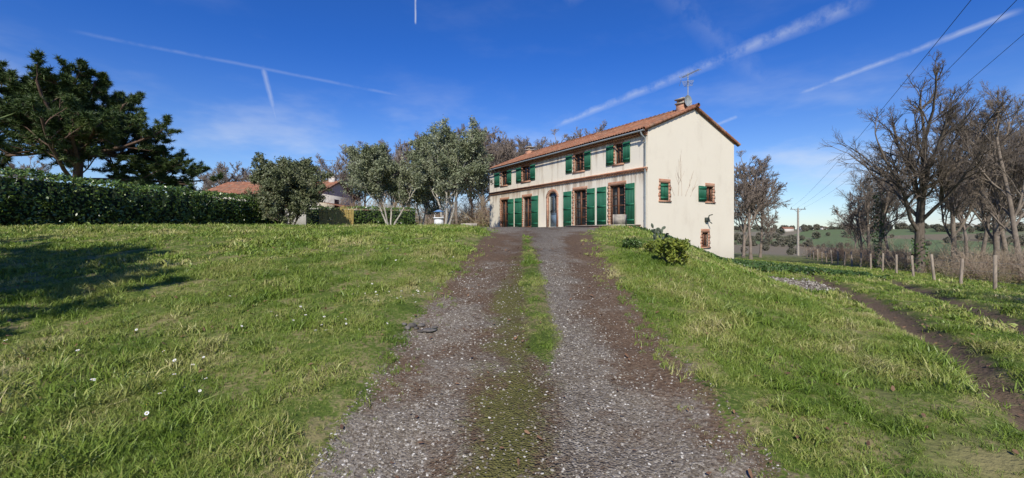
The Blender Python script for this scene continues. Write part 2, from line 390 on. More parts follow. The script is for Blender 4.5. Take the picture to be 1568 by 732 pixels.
# daisies, dead leaves
wp=simple('petal_mat',(.75,.75,.75),(.85,.85,.85)); yp=simple('daisy_centre_mat',(.6,.4,.03),(.7,.5,.05))
V=[];Fc=[]
for i in range(9):
    a=i*6.283/9; c,s=math.cos(a),math.sin(a); b0=len(V)
    V+=[(c*.003,s*.003,.05),(c*.009-s*.0032,s*.009+c*.0032,.052),(c*.013,s*.013,.051),(c*.009+s*.0032,s*.009-c*.0032,.052)]; Fc.append((b0,b0+1,b0+2,b0+3))
dz=make_obj('daisy_flower',[(V,Fc,0),cyl(0,0,.05,.054,.004,.002,8,1),tube([(0,0,0),(0,0,.05)],.0008,4,2)],[wp,yp,grass_m],link=False)
P=[]
for cx_,cy_,n_,sp in [(255,590,22,.4),(230,575,10,.5),(490,505,14,.3),(640,455,30,.5),(700,405,20,.8),(400,460,6,.9),(120,520,8,1.0),(560,470,10,.7),(330,520,6,.9)]:
    gx,gy=px2g(cx_,cy_,H)
    for _ in range(n_): P.append((gx+rng.normal()*sp,gy+rng.normal()*sp*.8))
P=np.array(P); P=P[drive_sd(P[:,0],P[:,1])<-.05]; n=len(P)
inst('daisies',np.stack([P[:,0],P[:,1],H(P[:,0],P[:,1])+.03],-1),rng.normal(0,.4,(n,3)),rng.uniform(.8,1.4,n),np.zeros(n),[dz])
dl=leafmat('dead_leaf_mat',[(0,(.10,.05,.03)),(.5,(.2,.11,.06)),(1,(.34,.22,.13))],.7,0,inst=True)
V=np.array([(-.03,0,0),(-.01,.014,.006),(.02,.012,.004),(.035,0,.01),(.02,-.012,.006),(-.01,-.014,0)])
lf=make_obj('dead_leaf',[(V,[(0,1,2,3),(0,3,4,5)],0)],[dl],link=False)
X,Y=sector(1.5,12,8); n=len(X)
inst('dead_leaves',np.stack([X,Y,H(X,Y)+.025],-1),rng.uniform(-.6,.6,(n,3))*np.array([1,1,6]),rng.uniform(.4,1.1,n),np.zeros(n),[lf])

# ------------------------------------------------------------ farmhouse
def render_mat(name,base,dark,streak=.6,facade=True):
    n=NT(name); v=n.pos(True)
    bg=n.noise(.8,4,.6,v); f=n.noise(30,2,.5,v)
    s=n.noise(1.0,5,.65,n.mapv(v,(3.2,3.2,.28) if facade else (1.1,1.1,.6))); z=n.N('ShaderNodeSeparateXYZ'); n.l.new(v,z.inputs[0])
    top=n.math('MAXIMUM',n.step(z.outputs[2],5.6,7.0),n.math('MULTIPLY',n.step(z.outputs[2],3.9,4.9),n.step(z.outputs[2],5.0,4.95)))
    d=n.math('MULTIPLY',n.step(n.math('ADD',s,n.math('MULTIPLY',top,.19 if facade else 0)),.5,.78),streak)
    c=n.mix(n.math('MULTIPLY',bg,.5),base,tuple(x*.86 for x in base))
    c=n.mix(d,c,dark); c=n.mix(n.math('MULTIPLY',f,.12),c,tuple(x*.6 for x in base))
    low=n.math('MULTIPLY',n.step(n.math('ADD',z.outputs[2],n.math('MULTIPLY',bg,.8)),1.6,.4),.3)
    c=n.mix(low,c,(.42,.36,.27))
    n.col(c,.92); n.bump(f,.35,.01); return n.m
fac_m=render_mat('facade_render_mat',(.85,.78,.64),(.33,.24,.16),.75)
gab_m=render_mat('gable_render_mat',(.78,.71,.575),(.5,.42,.32),.3,False)
def brickmat(name):
    n=NT(name); v=n.pos(True)
    sc=n.mapv(v,(3.3,3.3,11)); w=n.vor(1,sc); f=n.noise(25,2,.5,v)
    c=n.ramp(w.outputs['Color'],[(0,(.30,.11,.06)),(.4,(.42,.18,.10)),(.75,(.48,.25,.15)),(1,(.55,.35,.24))])
    c=n.mix(n.math('MULTIPLY',f,.25),c,(.45,.33,.25))
    zf=n.N('ShaderNodeSeparateXYZ'); n.l.new(v,zf.inputs[0])
    mor=n.step(n.math('ABSOLUTE',n.math('SUBTRACT',n.math('FRACT',n.math('MULTIPLY',zf.outputs[2],11)),.5)),.40,.46)
    c=n.mix(n.math('MULTIPLY',mor,.6),c,(.55,.46,.36)); n.col(c,.9); n.bump(f,.4,.01); return n.m
brick_m=brickmat('brick_mat')
def tilemat():
    n=NT('roof_tile_mat'); v=n.pos(True)
    w=n.vor(1,n.mapv(v,(5,2.8,2.8))); f=n.noise(1.5,4,.6,v)
    c=n.ramp(w.outputs['Color'],[(0,(.18,.07,.04)),(.4,(.31,.125,.065)),(.75,(.38,.17,.095)),(1,(.45,.27,.17))])
    c=n.mix(n.math('MULTIPLY',n.step(f,.42,.68),.7),c,(.18,.13,.09)); n.col(c,.9); n.bump(n.noise(20,2,.5,v),.3,.01); return n.m
tile_m=tilemat()
green_m=simple('green_shutter_mat',(.014,.105,.055),(.024,.15,.08),4,.5,stretch=(1,1,.3))
brown_m=simple('brown_frame_mat',(.12,.05,.025),(.19,.085,.045),6,.5)
blue_m=simple('blue_door_mat',(.10,.16,.22),(.14,.2,.26),5,.5)
zinc_m=simple('zinc_mat',(.30,.32,.32),(.42,.45,.44),5,.5,metal=.3)
conc_m=simple('concrete_mat',(.24,.21,.17),(.44,.40,.33),5,.95,.4)
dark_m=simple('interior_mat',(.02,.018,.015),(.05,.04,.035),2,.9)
curt_m=simple('curtain_mat',(.3,.27,.24),(.5,.46,.42),9,.9,stretch=(6,6,.3))
gl=NT('glass_mat'); gl.col((.03,.035,.04),.05); gl.b.inputs['Specular IOR Level'].default_value=.8
gl.b.inputs['Alpha'].default_value=.55; glass_m=gl.m
house=empty('farmhouse',(CXY[0],CXY[1],0),math.atan2(-hc,hs))
LEN,WID,EV,RG=17.07,7.25,6.93,8.45
def ft(px): r=(px-CX)/F; return (6.88-22.5*r)/(hc*r+hs)
def gs(px): r=(px-CX)/F; return (22.5*r-6.88)/(hc-hs*r)
def gz(px,py): return EYE+(HZ-py)*(22.5+hs*gs(px))/F
fm=lambda u,z,d:(-u,-d,z)
gmp=lambda u,z,d:(d,u,z)
def bm_(mp,u0,u1,z0,z1,d0,d1,m=0): return box(u0,u1,z0,z1,d0,d1,m,fn=mp)
def wall(mp,u0,u1,z0,z1,holes,rev=.22):
    us=sorted({u0,u1,*[h[0] for h in holes],*[h[1] for h in holes]}); zs=sorted({z0,z1,*[h[2] for h in holes],*[h[3] for h in holes]})
    out=[]
    for a,b in zip(us[:-1],us[1:]):
        for c,d in zip(zs[:-1],zs[1:]):
            um,zm=(a+b)/2,(c+d)/2
            if any(h[0]<um<h[1] and h[2]<zm<h[3] for h in holes): continue
            out.append((np.array([mp(a,c,0),mp(b,c,0),mp(b,d,0),mp(a,d,0)]),[[0,1,2,3]],0))
    for h in holes:
        a,b,c,d=h
        for q in ([(a,c),(b,c)],[(b,c),(b,d)],[(b,d),(a,d)],[(a,d),(a,c)]):
            (p,r),(s,t)=q
            out.append((np.array([mp(p,r,0),mp(s,t,0),mp(s,t,-rev),mp(p,r,-rev)]),[[0,1,2,3]],0))
    return out
fo=[]
GZ0,GZ1=2.06,4.27
for (w,sh) in [((767,778),[(778.5,787)]),((801,813),[(789,799.5),(814.5,824.5)]),((879,897),[(863.5,875.5),(899.5,911.5)]),((934,956),[(915,929),(958.5,972.5)])]:
    fo.append((ft(w[1]),ft(w[0]),GZ0,GZ1,'d',[(ft(b),ft(a)) for a,b in sh]))
for (w,sh) in [((768,776),[(757.5,765.5),(777,783.5)]),((800,811),[(791,798.5),(812.5,820)]),((880,893),[(867,876.5),(895.5,905)]),((942,952.5),[(929,940),(954.5,965.5)])]:
    fo.append((ft(w[1]),ft(w[0]),5.42,6.5,'w',[(ft(b),ft(a)) for a,b in sh]))
door=(ft(852),ft(839.5),2.06,4.35)
hol=[o[:4] for o in fo]+[door]
make_obj('facade_wall',wall(fm,0,LEN,-1,EV,hol),[fac_m],house)
go=[(gs(1011.5),gs(1024),gz(1017,307),gz(1017,280)),(gs(1082),gs(1092),gz(1087,309),gz(1087,286)),(gs(1075.5),gs(1084.5),gz(1080,378),gz(1080,356))]
gw=wall(gmp,0,WID,-1.2,EV,go)
gw.append((np.array([(0,0,EV),(0,WID,EV),(0,WID/2,RG)]),[[0,1,2]],0))
gw.append((np.array([(-LEN,0,-1),(-LEN,WID,-1),(-LEN,WID,EV),(-LEN,0,EV)]),[[0,1,2,3]],0))
gw.append((np.array([(-LEN,0,EV),(-LEN,WID,EV),(-LEN,WID/2,RG)]),[[0,1,2]],0))
gw.append((np.array([(-LEN,WID,-1),(0,WID,-1),(0,WID,EV),(-LEN,WID,EV)]),[[0,1,2,3]],0))
make_obj('gable_wall',gw,[gab_m],house)
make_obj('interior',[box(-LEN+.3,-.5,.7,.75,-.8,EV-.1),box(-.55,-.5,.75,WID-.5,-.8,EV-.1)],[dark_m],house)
def shutter(mp,u0,u1,z0,z1,d=.03):
    out=[]; n=max(3,int(round((u1-u0)/.115))); w=(u1-u0)/n
    for i in range(n): out.append(bm_(mp,u0+i*w+.004,u0+(i+1)*w-.004,z0,z1,d,d+.03))
    out.append(bm_(mp,u0+.005,u1-.005,z0+.01,z1-.01,d-.006,d))
    for f in ((.12,.5,.88) if z1-z0>1.5 else (.15,.85)):
        zc=z0+(z1-z0)*f; out.append(bm_(mp,u0+.02,u1-.02,zc-.05,zc+.05,d+.03,d+.052))
    return out
def frame(mp,u0,u1,z0,z1,rows,cols=2,d=-.16):
    o=[bm_(mp,u0,u0+.06,z0,z1,d,d+.06),bm_(mp,u1-.06,u1,z0,z1,d,d+.06),bm_(mp,u0+.06,u1-.06,z1-.06,z1,d,d+.06),bm_(mp,u0+.06,u1-.06,z0,z0+.08,d,d+.06)]
    uc=(u0+u1)/2
    if cols==2: o.append(bm_(mp,uc-.055,uc+.055,z0+.08,z1-.06,d,d+.07))
    for r in range(1,rows):
        zc=z0+(z1-z0)*r/rows; o.append(bm_(mp,u0+.06,u1-.06,zc-.02,zc+.02,d+.01,d+.045))
    g_=[(np.array([mp(u0,z0,d+.02),mp(u1,z0,d+.02),mp(u1,z1,d+.02),mp(u0,z1,d+.02)]),[[0,1,2,3]],0)]
    return o,g_
def surround(mp,u0,u1,z0,z1,sill=True,t=.16):
    o=[]; n=int((z1-z0)/.155); h=(z1-z0)/n
    for i in range(n):
        w=t+(.05 if i%2 else 0)
        o.append(bm_(mp,u0-w,u0,z0+i*h,z0+(i+1)*h,-.1,.012)); o.append(bm_(mp,u1,u1+w,z0+i*h,z0+(i+1)*h,-.1,.012))
    nb=max(6,int((u1-u0+2*t)/.07)); w=(u1-u0+2*t)/nb
    for i in range(nb): o.append(bm_(mp,u0-t+i*w+.004,u0-t+(i+1)*w-.004,z1,z1+.2+(.004 if i%2 else 0),-.1,.014))
    if sill: o.append(bm_(mp,u0-t-.03,u1+t+.03,z0-.08,z0,-.2,.06))
    return o
S=[];FR=[];GL=[];BR=[];CU=[]
for (a,b,c,d,k,sh) in fo:
    f,g_=frame(fm,a,b,c,d,4 if k=='d' else 2); FR+=f; GL+=g_; BR+=surround(fm,a,b,c,d,True,.15)
    for s in sh: S+=shutter(fm,s[0],s[1],c,d)
    CU.append(bm_(fm,a+.05,a+.05+(b-a)*.22,c+.1,d,-.3,-.27)); CU.append(bm_(fm,b-.05-(b-a)*.22,b-.05,c+.1,d,-.3,-.27))
a,b,c,d=go[0]; S+=shutter(gmp,a+.01,b-.01,c+.01,d-.01,-.06); BR+=surround(gmp,a,b,c,d,True,.13)
a,b,c,d=go[1]; f,g_=frame(gmp,a,b,c,d,2); FR+=f;GL+=g_; BR+=surround(gmp,a,b,c,d,True,.13); S+=shutter(gmp,gs(1069),gs(1080.5),c,d,.03)
a,b,c,d=go[2]; f,g_=frame(gmp,a,b,c,d,2); FR+=f;GL+=g_; BR+=surround(gmp,a,b,c,d,True,.13)
a,b,c,d=door; uc=(a+b)/2; hw=(b-a)/2; zs_=d-hw*.75
BR+=[bm_(fm,a-.22,a,c,zs_,-.1,.014),bm_(fm,b,b+.22,c,zs_,-.1,.014)]
NA=14
for i in range(NA):
    t0,t1=math.pi*i/NA+.01,math.pi*(i+1)/NA-.01
    def arc(rad,dd): return [(uc+math.cos(t)*rad,zs_+math.sin(t)*rad*.8,dd) for t in (t0,t1)]
    pr=[fm(*p) for p in arc(hw,-.1)+arc(hw+.26,-.1)+arc(hw,.016)+arc(hw+.26,.016)]
    BR.append((np.array(pr),BF,0))
for i in range(NA):
    t0,t1=math.pi*i/NA,math.pi*(i+1)/NA
    p=[(uc+math.cos(t)*hw,min(d,zs_+math.sin(t)*hw*.8)) for t in (t0,t1)]
    BR.append((np.array([fm(p[0][0],p[0][1],-.08),fm(p[1][0],p[1][1],-.08),fm(p[1][0],d,-.08),fm(p[0][0],d,-.08)]),[[0,1,2,3]],0))
D_=[bm_(fm,a,b,c,d,-.2,-.16),bm_(fm,a+.1,b-.1,c+.15,c+.8,-.16,-.145),bm_(fm,a+.1,uc-.04,c+.95,zs_+.1,-.16,-.15,1),bm_(fm,uc+.04,b-.1,c+.95,zs_+.1,-.16,-.15,1),bm_(fm,b-.1,b-.06,c+.98,c+1.1,-.16,-.1,1)]
make_obj('front_door',D_,[blue_m,glass_m],house)
make_obj('shutters',S,[green_m],house); make_obj('window_frames',FR,[brown_m],house); make_obj('window_panes',GL,[glass_m],house)
make_obj('curtains',CU,[curt_m],house)
def genoise(z,rows,proj,u0=0,u1=LEN):
    o=[]
    for r in range(rows):
        zz=z+r*.13; p0=proj*(r+1)/rows
        o.append(bm_(fm,u0,u1,zz+.085,zz+.13,-.01,p0+.02))
        n=int((u1-u0)/.2)
        for i in range(n):
            u=u0+(i+.5)*(u1-u0)/n
            an=np.linspace(0,math.pi,6)
            ring=[(u+math.cos(t)*.078,zz+math.sin(t)*.08) for t in an]; ri=[(u+math.cos(t)*.055,zz+math.sin(t)*.055) for t in an]
            V=[fm(x,zc,p0) for x,zc in ring]+[fm(x,zc,p0) for x,zc in ri]+[fm(x,zc,0) for x,zc in ring]
            Fc=[(k,k+1,7+k,6+k) for k in range(5)]+[(k,k+1,13+k,12+k) for k in range(5)]
            o.append((np.array(V),Fc,0))
    return o
BR+=genoise(4.80,1,.10); BR+=genoise(6.62,2,.24); BR.append(bm_(fm,0,LEN,4.934,5.0,-.01,.15))
make_obj('brick_trim',BR,[brick_m],house)
K=(RG-EV)/(WID/2)
def roofside(sgn):
    xs_=np.arange(-LEN-.15,.18,.025)
    half=WID/2+.34; rows=12; sv=[]
    for r in range(rows): sv+= [(r/rows,.0),((r+1)/rows-.001,.028)]
    V=[]
    for s,off in sv:
        y=WID/2+sgn*half*s; z=RG+.10-half*s*K+off
        V.append(np.stack([xs_,np.full_like(xs_,y),z+.05*np.abs(np.sin(math.pi*xs_/.2))],-1))
    V=np.concatenate(V); n=len(xs_); id_=np.arange(len(V)).reshape(-1,n)
    return (V,np.stack([id_[:-1,:-1],id_[:-1,1:],id_[1:,1:],id_[1:,:-1]],-1).reshape(-1,4),0)
rf=[roofside(-1),roofside(1)]
for x in np.arange(-LEN-.15,.18,.33): rf.append(tube([(x,WID/2,RG+.13),(x+.36,WID/2,RG+.15)],[.1,.12],8))
for sg in (-1,1):
    h_=WID/2+.34
    for xx in (.1,-LEN-.1):
        for i in range(12):
            s0,s1=i/12,(i+1)/12+.01
            rf.append(tube([(xx,WID/2+sg*h_*s0,RG+.11-h_*s0*K),(xx,WID/2+sg*h_*s1,RG+.10-h_*s1*K)],[.075,.095],8))
    V=[(.0,WID/2,RG-.02),(.0,WID/2+sg*h_,RG-.02-h_*K),(.0,WID/2+sg*h_,RG+.08-h_*K),(.0,WID/2,RG+.08)]
    V2=[(x+.1,y,z) for x,y,z in V]; rf.append((np.array(V+V2),[[0,1,2,3],[4,5,6,7],[0,1,5,4],[1,2,6,5],[2,3,7,6],[0,3,7,4]],0))
make_obj('roof',rf,[tile_m],house)
make_obj('roof_underside',[box(-LEN-.1,.0,-.3,.02,6.81,6.84)],[brown_m],house)
gut=[tube([(-LEN-.1,-.40,6.80),(.12,-.40,6.80)],.045,8),tube([(-.1,-.40,6.77),(-.1,-.36,6.62),(-.1,-.09,6.45),(-.1,-.09,1.0)],.045,8)]
for z in (2.4,3.6,5.2,6.2): gut.append(tube([(-.1,-.09,z),(-.1,-.09,z+.04)],.058,8))
make_obj('gutter_and_downpipe',gut,[zinc_m],house)
def chim(x,y,z,h,w=.55,m=0):
    o=[box(x-w/2,x+w/2,y-w/2,y+w/2,z-.5,z+h,0),box(x-w/2-.05,x+w/2+.05,y-w/2-.05,y+w/2+.05,z+h,z+h+.08,1)]
    for sx in (-1,1):
        for sy in (-1,1): o.append(box(x+sx*w*.35-.05,x+sx*w*.35+.05,y+sy*w*.35-.05,y+sy*w*.35+.05,z+h+.08,z+h+.24,0))
    o.append(box(x-w/2-.06,x+w/2+.06,y-w/2-.06,y+w/2+.06,z+h+.24,z+h+.31,1))
    return o
make_obj('chimney',chim(-.75,WID/2,RG,.42,.5)+chim(-LEN+.6,WID/2,RG,.35,.6),[brick_m,conc_m],house)
an=[tube([(-.4,WID/2,RG),(-.4,WID/2,RG+2.1)],.026,6)]
def yagi(z,L,n,el,ang,cx=-.4):
    c,s=math.cos(ang),math.sin(ang); o=[tube([(cx-c*L*.35,WID/2-s*L*.35,z),(cx+c*L*.65,WID/2+s*L*.65,z)],.018,5)]
    for i in range(n):
        t=-.35+i/(n-1); e=el*(1-.35*i/n)
        x,y=cx+c*L*t,WID/2+s*L*t; o.append(tube([(x+s*e,y-c*e,z),(x-s*e,y+c*e,z)],.012,4))
    return o
an+=yagi(RG+2.0,1.3,9,.22,-.2); an+=yagi(RG+1.55,.9,6,.32,2.2)
for sg in (-1,1): an.append(tube([(-.85,WID/2,RG+1.85),(-1.05,WID/2+.1,RG+1.85+sg*.28)],.012,4))
make_obj('tv_antenna',an,[zinc_m],house)
V=[];ringN=16
for k,t in enumerate((0,.35,.7,1)):
    for i in range(ringN):
        a=i*6.283/ringN; V.append((.25*(t*t)*.35,.32*t*math.cos(a),.32*t*math.sin(a)))
Fc=[(k*ringN+i,k*ringN+(i+1)%ringN,(k+1)*ringN+(i+1)%ringN,(k+1)*ringN+i) for k in range(3) for i in range(ringN)]
V=np.array(V)+np.array([-.42,WID/2-.05,RG+.52])
make_obj('satellite_dish',[(V,Fc,0),tube([(-.42,WID/2-.05,RG+.2),(-.1,WID/2-.05,RG+.4)],.012,5),tube([(-.5,WID/2-.05,RG+.5),(-.75,WID/2,RG+.4)],.02,5)],[zinc_m],house)
make_obj('terrace',[box(-5.4,-.5,-1.0,-.002,1.0,2.03,0),box(-5.45,-.45,-1.05,-.002,2.03,2.08,1),box(-16.6,-5.45,-.5,-.002,1.5,2.03,1)],[brick_m,conc_m],house)
r5=np.random.default_rng(5)
u0=gs(1042)
pp,_=grow(r5,[(0,u0+x,gz(1042,300)) for x in (-.5,-.2,.1,.4,.8)],[(0,-.3,1),(0,.0,1),(0,.1,1),(0,.3,1),(0,.5,1)],[.9,1.6,1.9,1.3,1.0],.010,[dict(seg=6,sides=4,wig=.16,up=.1),dict(n=5,len=.5,rad=.7,ang=35,seg=4,sides=3,wig=.15,up=.12,rmin=.006)])
pp=[(np.stack([.004+np.random.default_rng(1).uniform(0,.008,len(v)),v[:,1],v[:,2]],-1),f,m) for v,f,m in pp]
make_obj('dead_creeper',pp,[simple('creeper_mat',(.34,.22,.16),(.42,.3,.22))],house)
lamp=gs(1081); zl=gz(1081,337)
make_obj('wall_meter_bracket',[box(0,.14,lamp-.12,lamp+.12,zl-.1,zl+.14),tube([(.1,lamp,zl),(.28,lamp-.1,zl+.25),(.3,lamp+.15,zl+.3)],.03,6),tube([(.1,lamp,zl),(.28,lamp+.15,zl-.2)],.03,6)],[simple('dark_metal_mat',(.03,.04,.03),(.08,.09,.08))],house)

# ------------------------------------------------------------ neighbour house
nwall=simple('neighbour_render_mat',(.5,.47,.42),(.6,.56,.5),2,.9)
nb=empty('neighbour_house',(-20.9,48,0),math.radians(-5))
def gablehouse(L,Wd,z0,ev,rg,par):
    w=[box(-L,0,0,Wd,z0,ev)]
    w.append((np.array([(0,0,ev),(0,Wd,ev),(0,Wd/2,rg)]),[[0,1,2]],0)); w.append((np.array([(-L,0,ev),(-L,Wd,ev),(-L,Wd/2,rg)]),[[0,1,2]],0))
    make_obj('walls',w,[nwall],par)
    k=(rg-ev)/(Wd/2); r=[]
    for sg in (-1,1):
        h=Wd/2+.4; xs_=np.arange(-L-.3,.3,.07)
        a=np.stack([xs_,np.full_like(xs_,Wd/2),rg+.1+.05*np.abs(np.sin(math.pi*xs_/.28))],-1); b=np.stack([xs_,np.full_like(xs_,Wd/2+sg*h),rg+.1-h*k+.05*np.abs(np.sin(math.pi*xs_/.28))],-1)
        n=len(xs_); r.append((np.concatenate([a,b]),[(i,i+1,n+i+1,n+i) for i in range(n-1)],0))
        r.append((np.array([(.25,Wd/2,rg+.08),(.25,Wd/2+sg*h,rg+.08-h*k),(.25,Wd/2+sg*h,rg-.1-h*k),(.25,Wd/2,rg-.1)]),[[0,1,2,3]],0))
    make_obj('roof',r,[tile_m],par)
gablehouse(13.5,9,1.5,6.0,7.75,nb)
make_obj('lean_to_roof',[(np.array([(.0,-.5,5.1),(3.6,0,4.3),(3.6,8,4.3),(0,8,5.1)]),[[0,1,2,3]],0),box(.05,3.4,0,8,1.5,4.3,1)],[tile_m,nwall],nb)
make_obj('chimney',[p for x,y in ((-9.5,4.5),(-.6,4.2)) for p in chim(x,y,7.6,.6,.6)],[nwall,conc_m],nb)
make_obj('tv_antenna',[tube([(-.6,4.2,8),(-.6,4.2,10.3)],.03,5),tube([(-1.5,4.2,10.2),(.5,4.2,10.2)],.02,5)]+[tube([(-1.4+i*.3,3.9,10.2),(-1.4+i*.3,4.5,10.2)],.014,4) for i in range(6)],[zinc_m],nb)
make_obj('windows',[box(-4,-3,-.03,.01,4.4,5.5),box(-8,-7,-.03,.01,4.4,5.5),box(.0,.03,3.5,4.6,4.6,5.6)],[brown_m],nb)

# ------------------------------------------------------------ trees
bark_m=simple('bark_mat',(.075,.058,.042),(.18,.148,.115),6,.95,.5,.03,(1,1,.3))
twig_m=simple('pale_bark_mat',(.14,.112,.088),(.26,.215,.17),4,.95)
far_m=simple('far_twig_mat',(.16,.125,.10),(.28,.23,.19),2,.95)
white_bark=simple('whitish_bark_mat',(.27,.245,.205),(.5,.46,.40),5,.9)
pine_bark=simple('pine_bark_mat',(.08,.05,.035),(.17,.11,.08),5,.95,.6,.04,(1,1,.4))
def baretree(seed,h,r,spread=1.0,low=.25,up=.10,ang=45,far=1.0,n4=5,n5=4,n1=11):
    g_=np.random.default_rng(seed)
    p,_=grow(g_,(0,0,0),(g_.normal()*.05,g_.normal()*.05,1),h*.62,r,[
      dict(seg=8,sides=8,wig=.06,up=.05,end=.4),
      dict(n=n1,len=.60*spread,rad=.45,ang=ang,f0=low,seg=6,sides=6,wig=.12,up=up,end=.4),
      dict(n=7,len=.55,rad=.5,ang=40,f0=.2,seg=5,sides=4,wig=.13,up=.08,rmin=.016*far),
      dict(n=6,len=.52,rad=.55,ang=38,f0=.2,seg=3,sides=3,wig=.16,up=.06,rmin=.011*far),
      dict(n=n4,len=.58,rad=.6,ang=38,f0=.15,seg=3,sides=3,wig=.18,up=.05,rmin=.0085*far),
      dict(n=n5,len=.6,rad=.7,ang=36,f0=.1,seg=2,sides=3,wig=.2,up=.03,rmin=.006*far,end=.5)])
    s=h/zmax(p); return [(v*s,f,m) for v,f,m in p]
def linkcopy(src,name,loc,rz,s,sx=1):
    o=bpy.data.objects.new(name,src.data); scene.collection.objects.link(o); o.location=loc; o.rotation_euler=(0,0,rz); o.scale=(s*sx,s*sx,s); return o
def pos_at(px,D): return ((px-CX)/F*D,D)
def hfor(px,D,top): x,y=pos_at(px,D); zb=Hs(x,y)-.2; return x,y,zb,EYE+(HZ-top)*D/F-zb
x,y,zb,h=hfor(1407,31,98); oak=make_obj('oak_tree',baretree(42,h,.31,1.05,.28,.12,46),[bark_m],loc=(x,y,zb))
x,y,zb,h=hfor(1525,30,112); t2=make_obj('bare_tree',baretree(43,h,.19,.9,.25,.15,38),[twig_m],loc=(x,y,zb)); h2=h
x,y,zb,h=hfor(1345,38,205); t3=make_obj('bare_tree',baretree(44,h,.13,.8,.2,.17,36),[twig_m],loc=(x,y,zb)); h3=h
fv=[make_obj('far_tree',baretree(50+i,10,.12,.85,.2,.17,36,far=1.9,n4=6,n5=3),[far_m],link=False) for i in range(3)]
k=0
for px,D,top in [(1460,36,140),(1568,27,105),(1620,33,90),(1500,44,180),(1330,48,225),(1545,45,150)]:
    x,y,zb,h=hfor(px,D,top); s=[t2,t3][k%2]; linkcopy(s,'bare_tree',(x,y,zb),k*1.7,h/(h2,h3)[k%2]); k+=1
for px,D,top in [(1322,62,290),(1360,58,250),(1480,60,220),(1540,62,210),(1600,60,190),(1150,43,225),(1138,50,240),(1164,55,262),(1310,75,310),
   (603,56,218),(625,60,205),(652,54,212),(672,60,200),(700,52,192),(722,66,203),(745,56,188),(768,60,196),(788,54,200),(812,62,203),(838,66,212),(862,58,192),(888,62,186),(905,60,192),(925,66,205),(735,60,200),(780,66,204),(535,60,216),(515,66,236),(560,64,222),(585,66,218),(345,75,244),(375,78,248),(320,80,256),(398,82,262),(15,60,240),(50,64,236)]:
    x,y,zb,h=hfor(px,D,top); linkcopy(fv[k%3],'bare_tree',(x,y,zb),k*1.7,h/10,1.1); k+=1
ivy_m=leafmat('ivy_mat',[(0,(.02,.045,.010)),(.5,(.05,.10,.022)),(1,(.12,.18,.05))],.4,0,psc=1.5)
C=[]
r6=np.random.default_rng(6)
for px,D,z1,n in ((1345,38,6.5,700),(1407,31,2.5,300)):
    x,y=pos_at(px,D); zb=Hs(x,y)
    z=r6.uniform(0,z1,n); a=r6.uniform(0,6.28,n); rr_=.18+.22*vn(z,a*0+px,1.0,4)+r6.normal(0,.08,n)
    C.append(np.stack([x+rr_*np.cos(a),y+rr_*np.sin(a),zb+z],-1))
make_obj('climbing_ivy',[leaves(np.concatenate(C),.08,r6,0,.8)],[ivy_m])
def leafy(name,seed,px,D,top,w,stems,nleaf,lm,bm,ls=.07,asp=.33,dens_up=.12,lowf=.35):
    x,y,zb,h=hfor(px,D,top)
    g_=np.random.default_rng(seed); st=[];dr=[]
    for i in range(stems):
        a=i*6.28/stems+g_.uniform(-.4,.4); st.append((.12*math.cos(a),.12*math.sin(a),0)); dr.append((math.cos(a)*.45*w/h,math.sin(a)*.45*w/h,1))
    p,hs_=grow(g_,st,dr,h*.62,.06*h/6,[dict(seg=7,sides=6,wig=.09,up=.03,end=.4),
       dict(n=9,len=.68*w/h,rad=.5,ang=45,f0=lowf,seg=5,sides=5,wig=.18,up=dens_up),
       dict(n=7,len=.5,rad=.5,ang=45,f0=.2,seg=4,sides=3,wig=.2,up=.05,rmin=.008),
       dict(n=5,len=.6,rad=.6,ang=45,f0=.1,seg=3,sides=3,wig=.25,up=.0,rmin=.005)])
    tw=hs_[-1]; B=len(tw); i=g_.integers(0,B,nleaf); f=g_.uniform(0,3,nleaf); j=np.minimum(f.astype(int),2); w_=(f-j)[:,None]
    C=tw[i,j]*(1-w_)+tw[i,j+1]*w_+g_.normal(0,.10,(nleaf,3))
    p.append(leaves(C,ls,g_,1,asp))
    zz=zmax(p); s=h/zz; p=[(v*s,f,m) for v,f,m in p]
    return make_obj(name,p,[bm,lm],loc=(x,y,zb+.1))
olive_l=leafmat('olive_leaf_mat',[(0,(.085,.105,.05)),(.45,(.18,.205,.11)),(1,(.37,.38,.26))],.5,0,psc=.9)
olive_d=leafmat('holm_leaf_mat',[(0,(.05,.068,.028)),(.5,(.125,.145,.065)),(1,(.27,.265,.16))],.5,0,psc=.9)
leafy('olive_tree',21,598,32,216,5.4,4,56000,olive_l,white_bark,.08,lowf=.3)
leafy('olive_tree',22,682,30,183,5.4,4,58000,olive_l,white_bark,.08,lowf=.3)
leafy('olive_tree',25,646,36,255,3.2,3,16000,olive_l,white_bark,.08)
leafy('holm_oak_tree',23,446,33,237,6.4,5,64000,olive_d,bark_m,.085,.45,lowf=.08)
pine_l=leafmat('pine_needle_mat',[(0,(.022,.045,.013)),(.5,(.055,.09,.024)),(1,(.13,.165,.045))],.5,0,psc=.7)
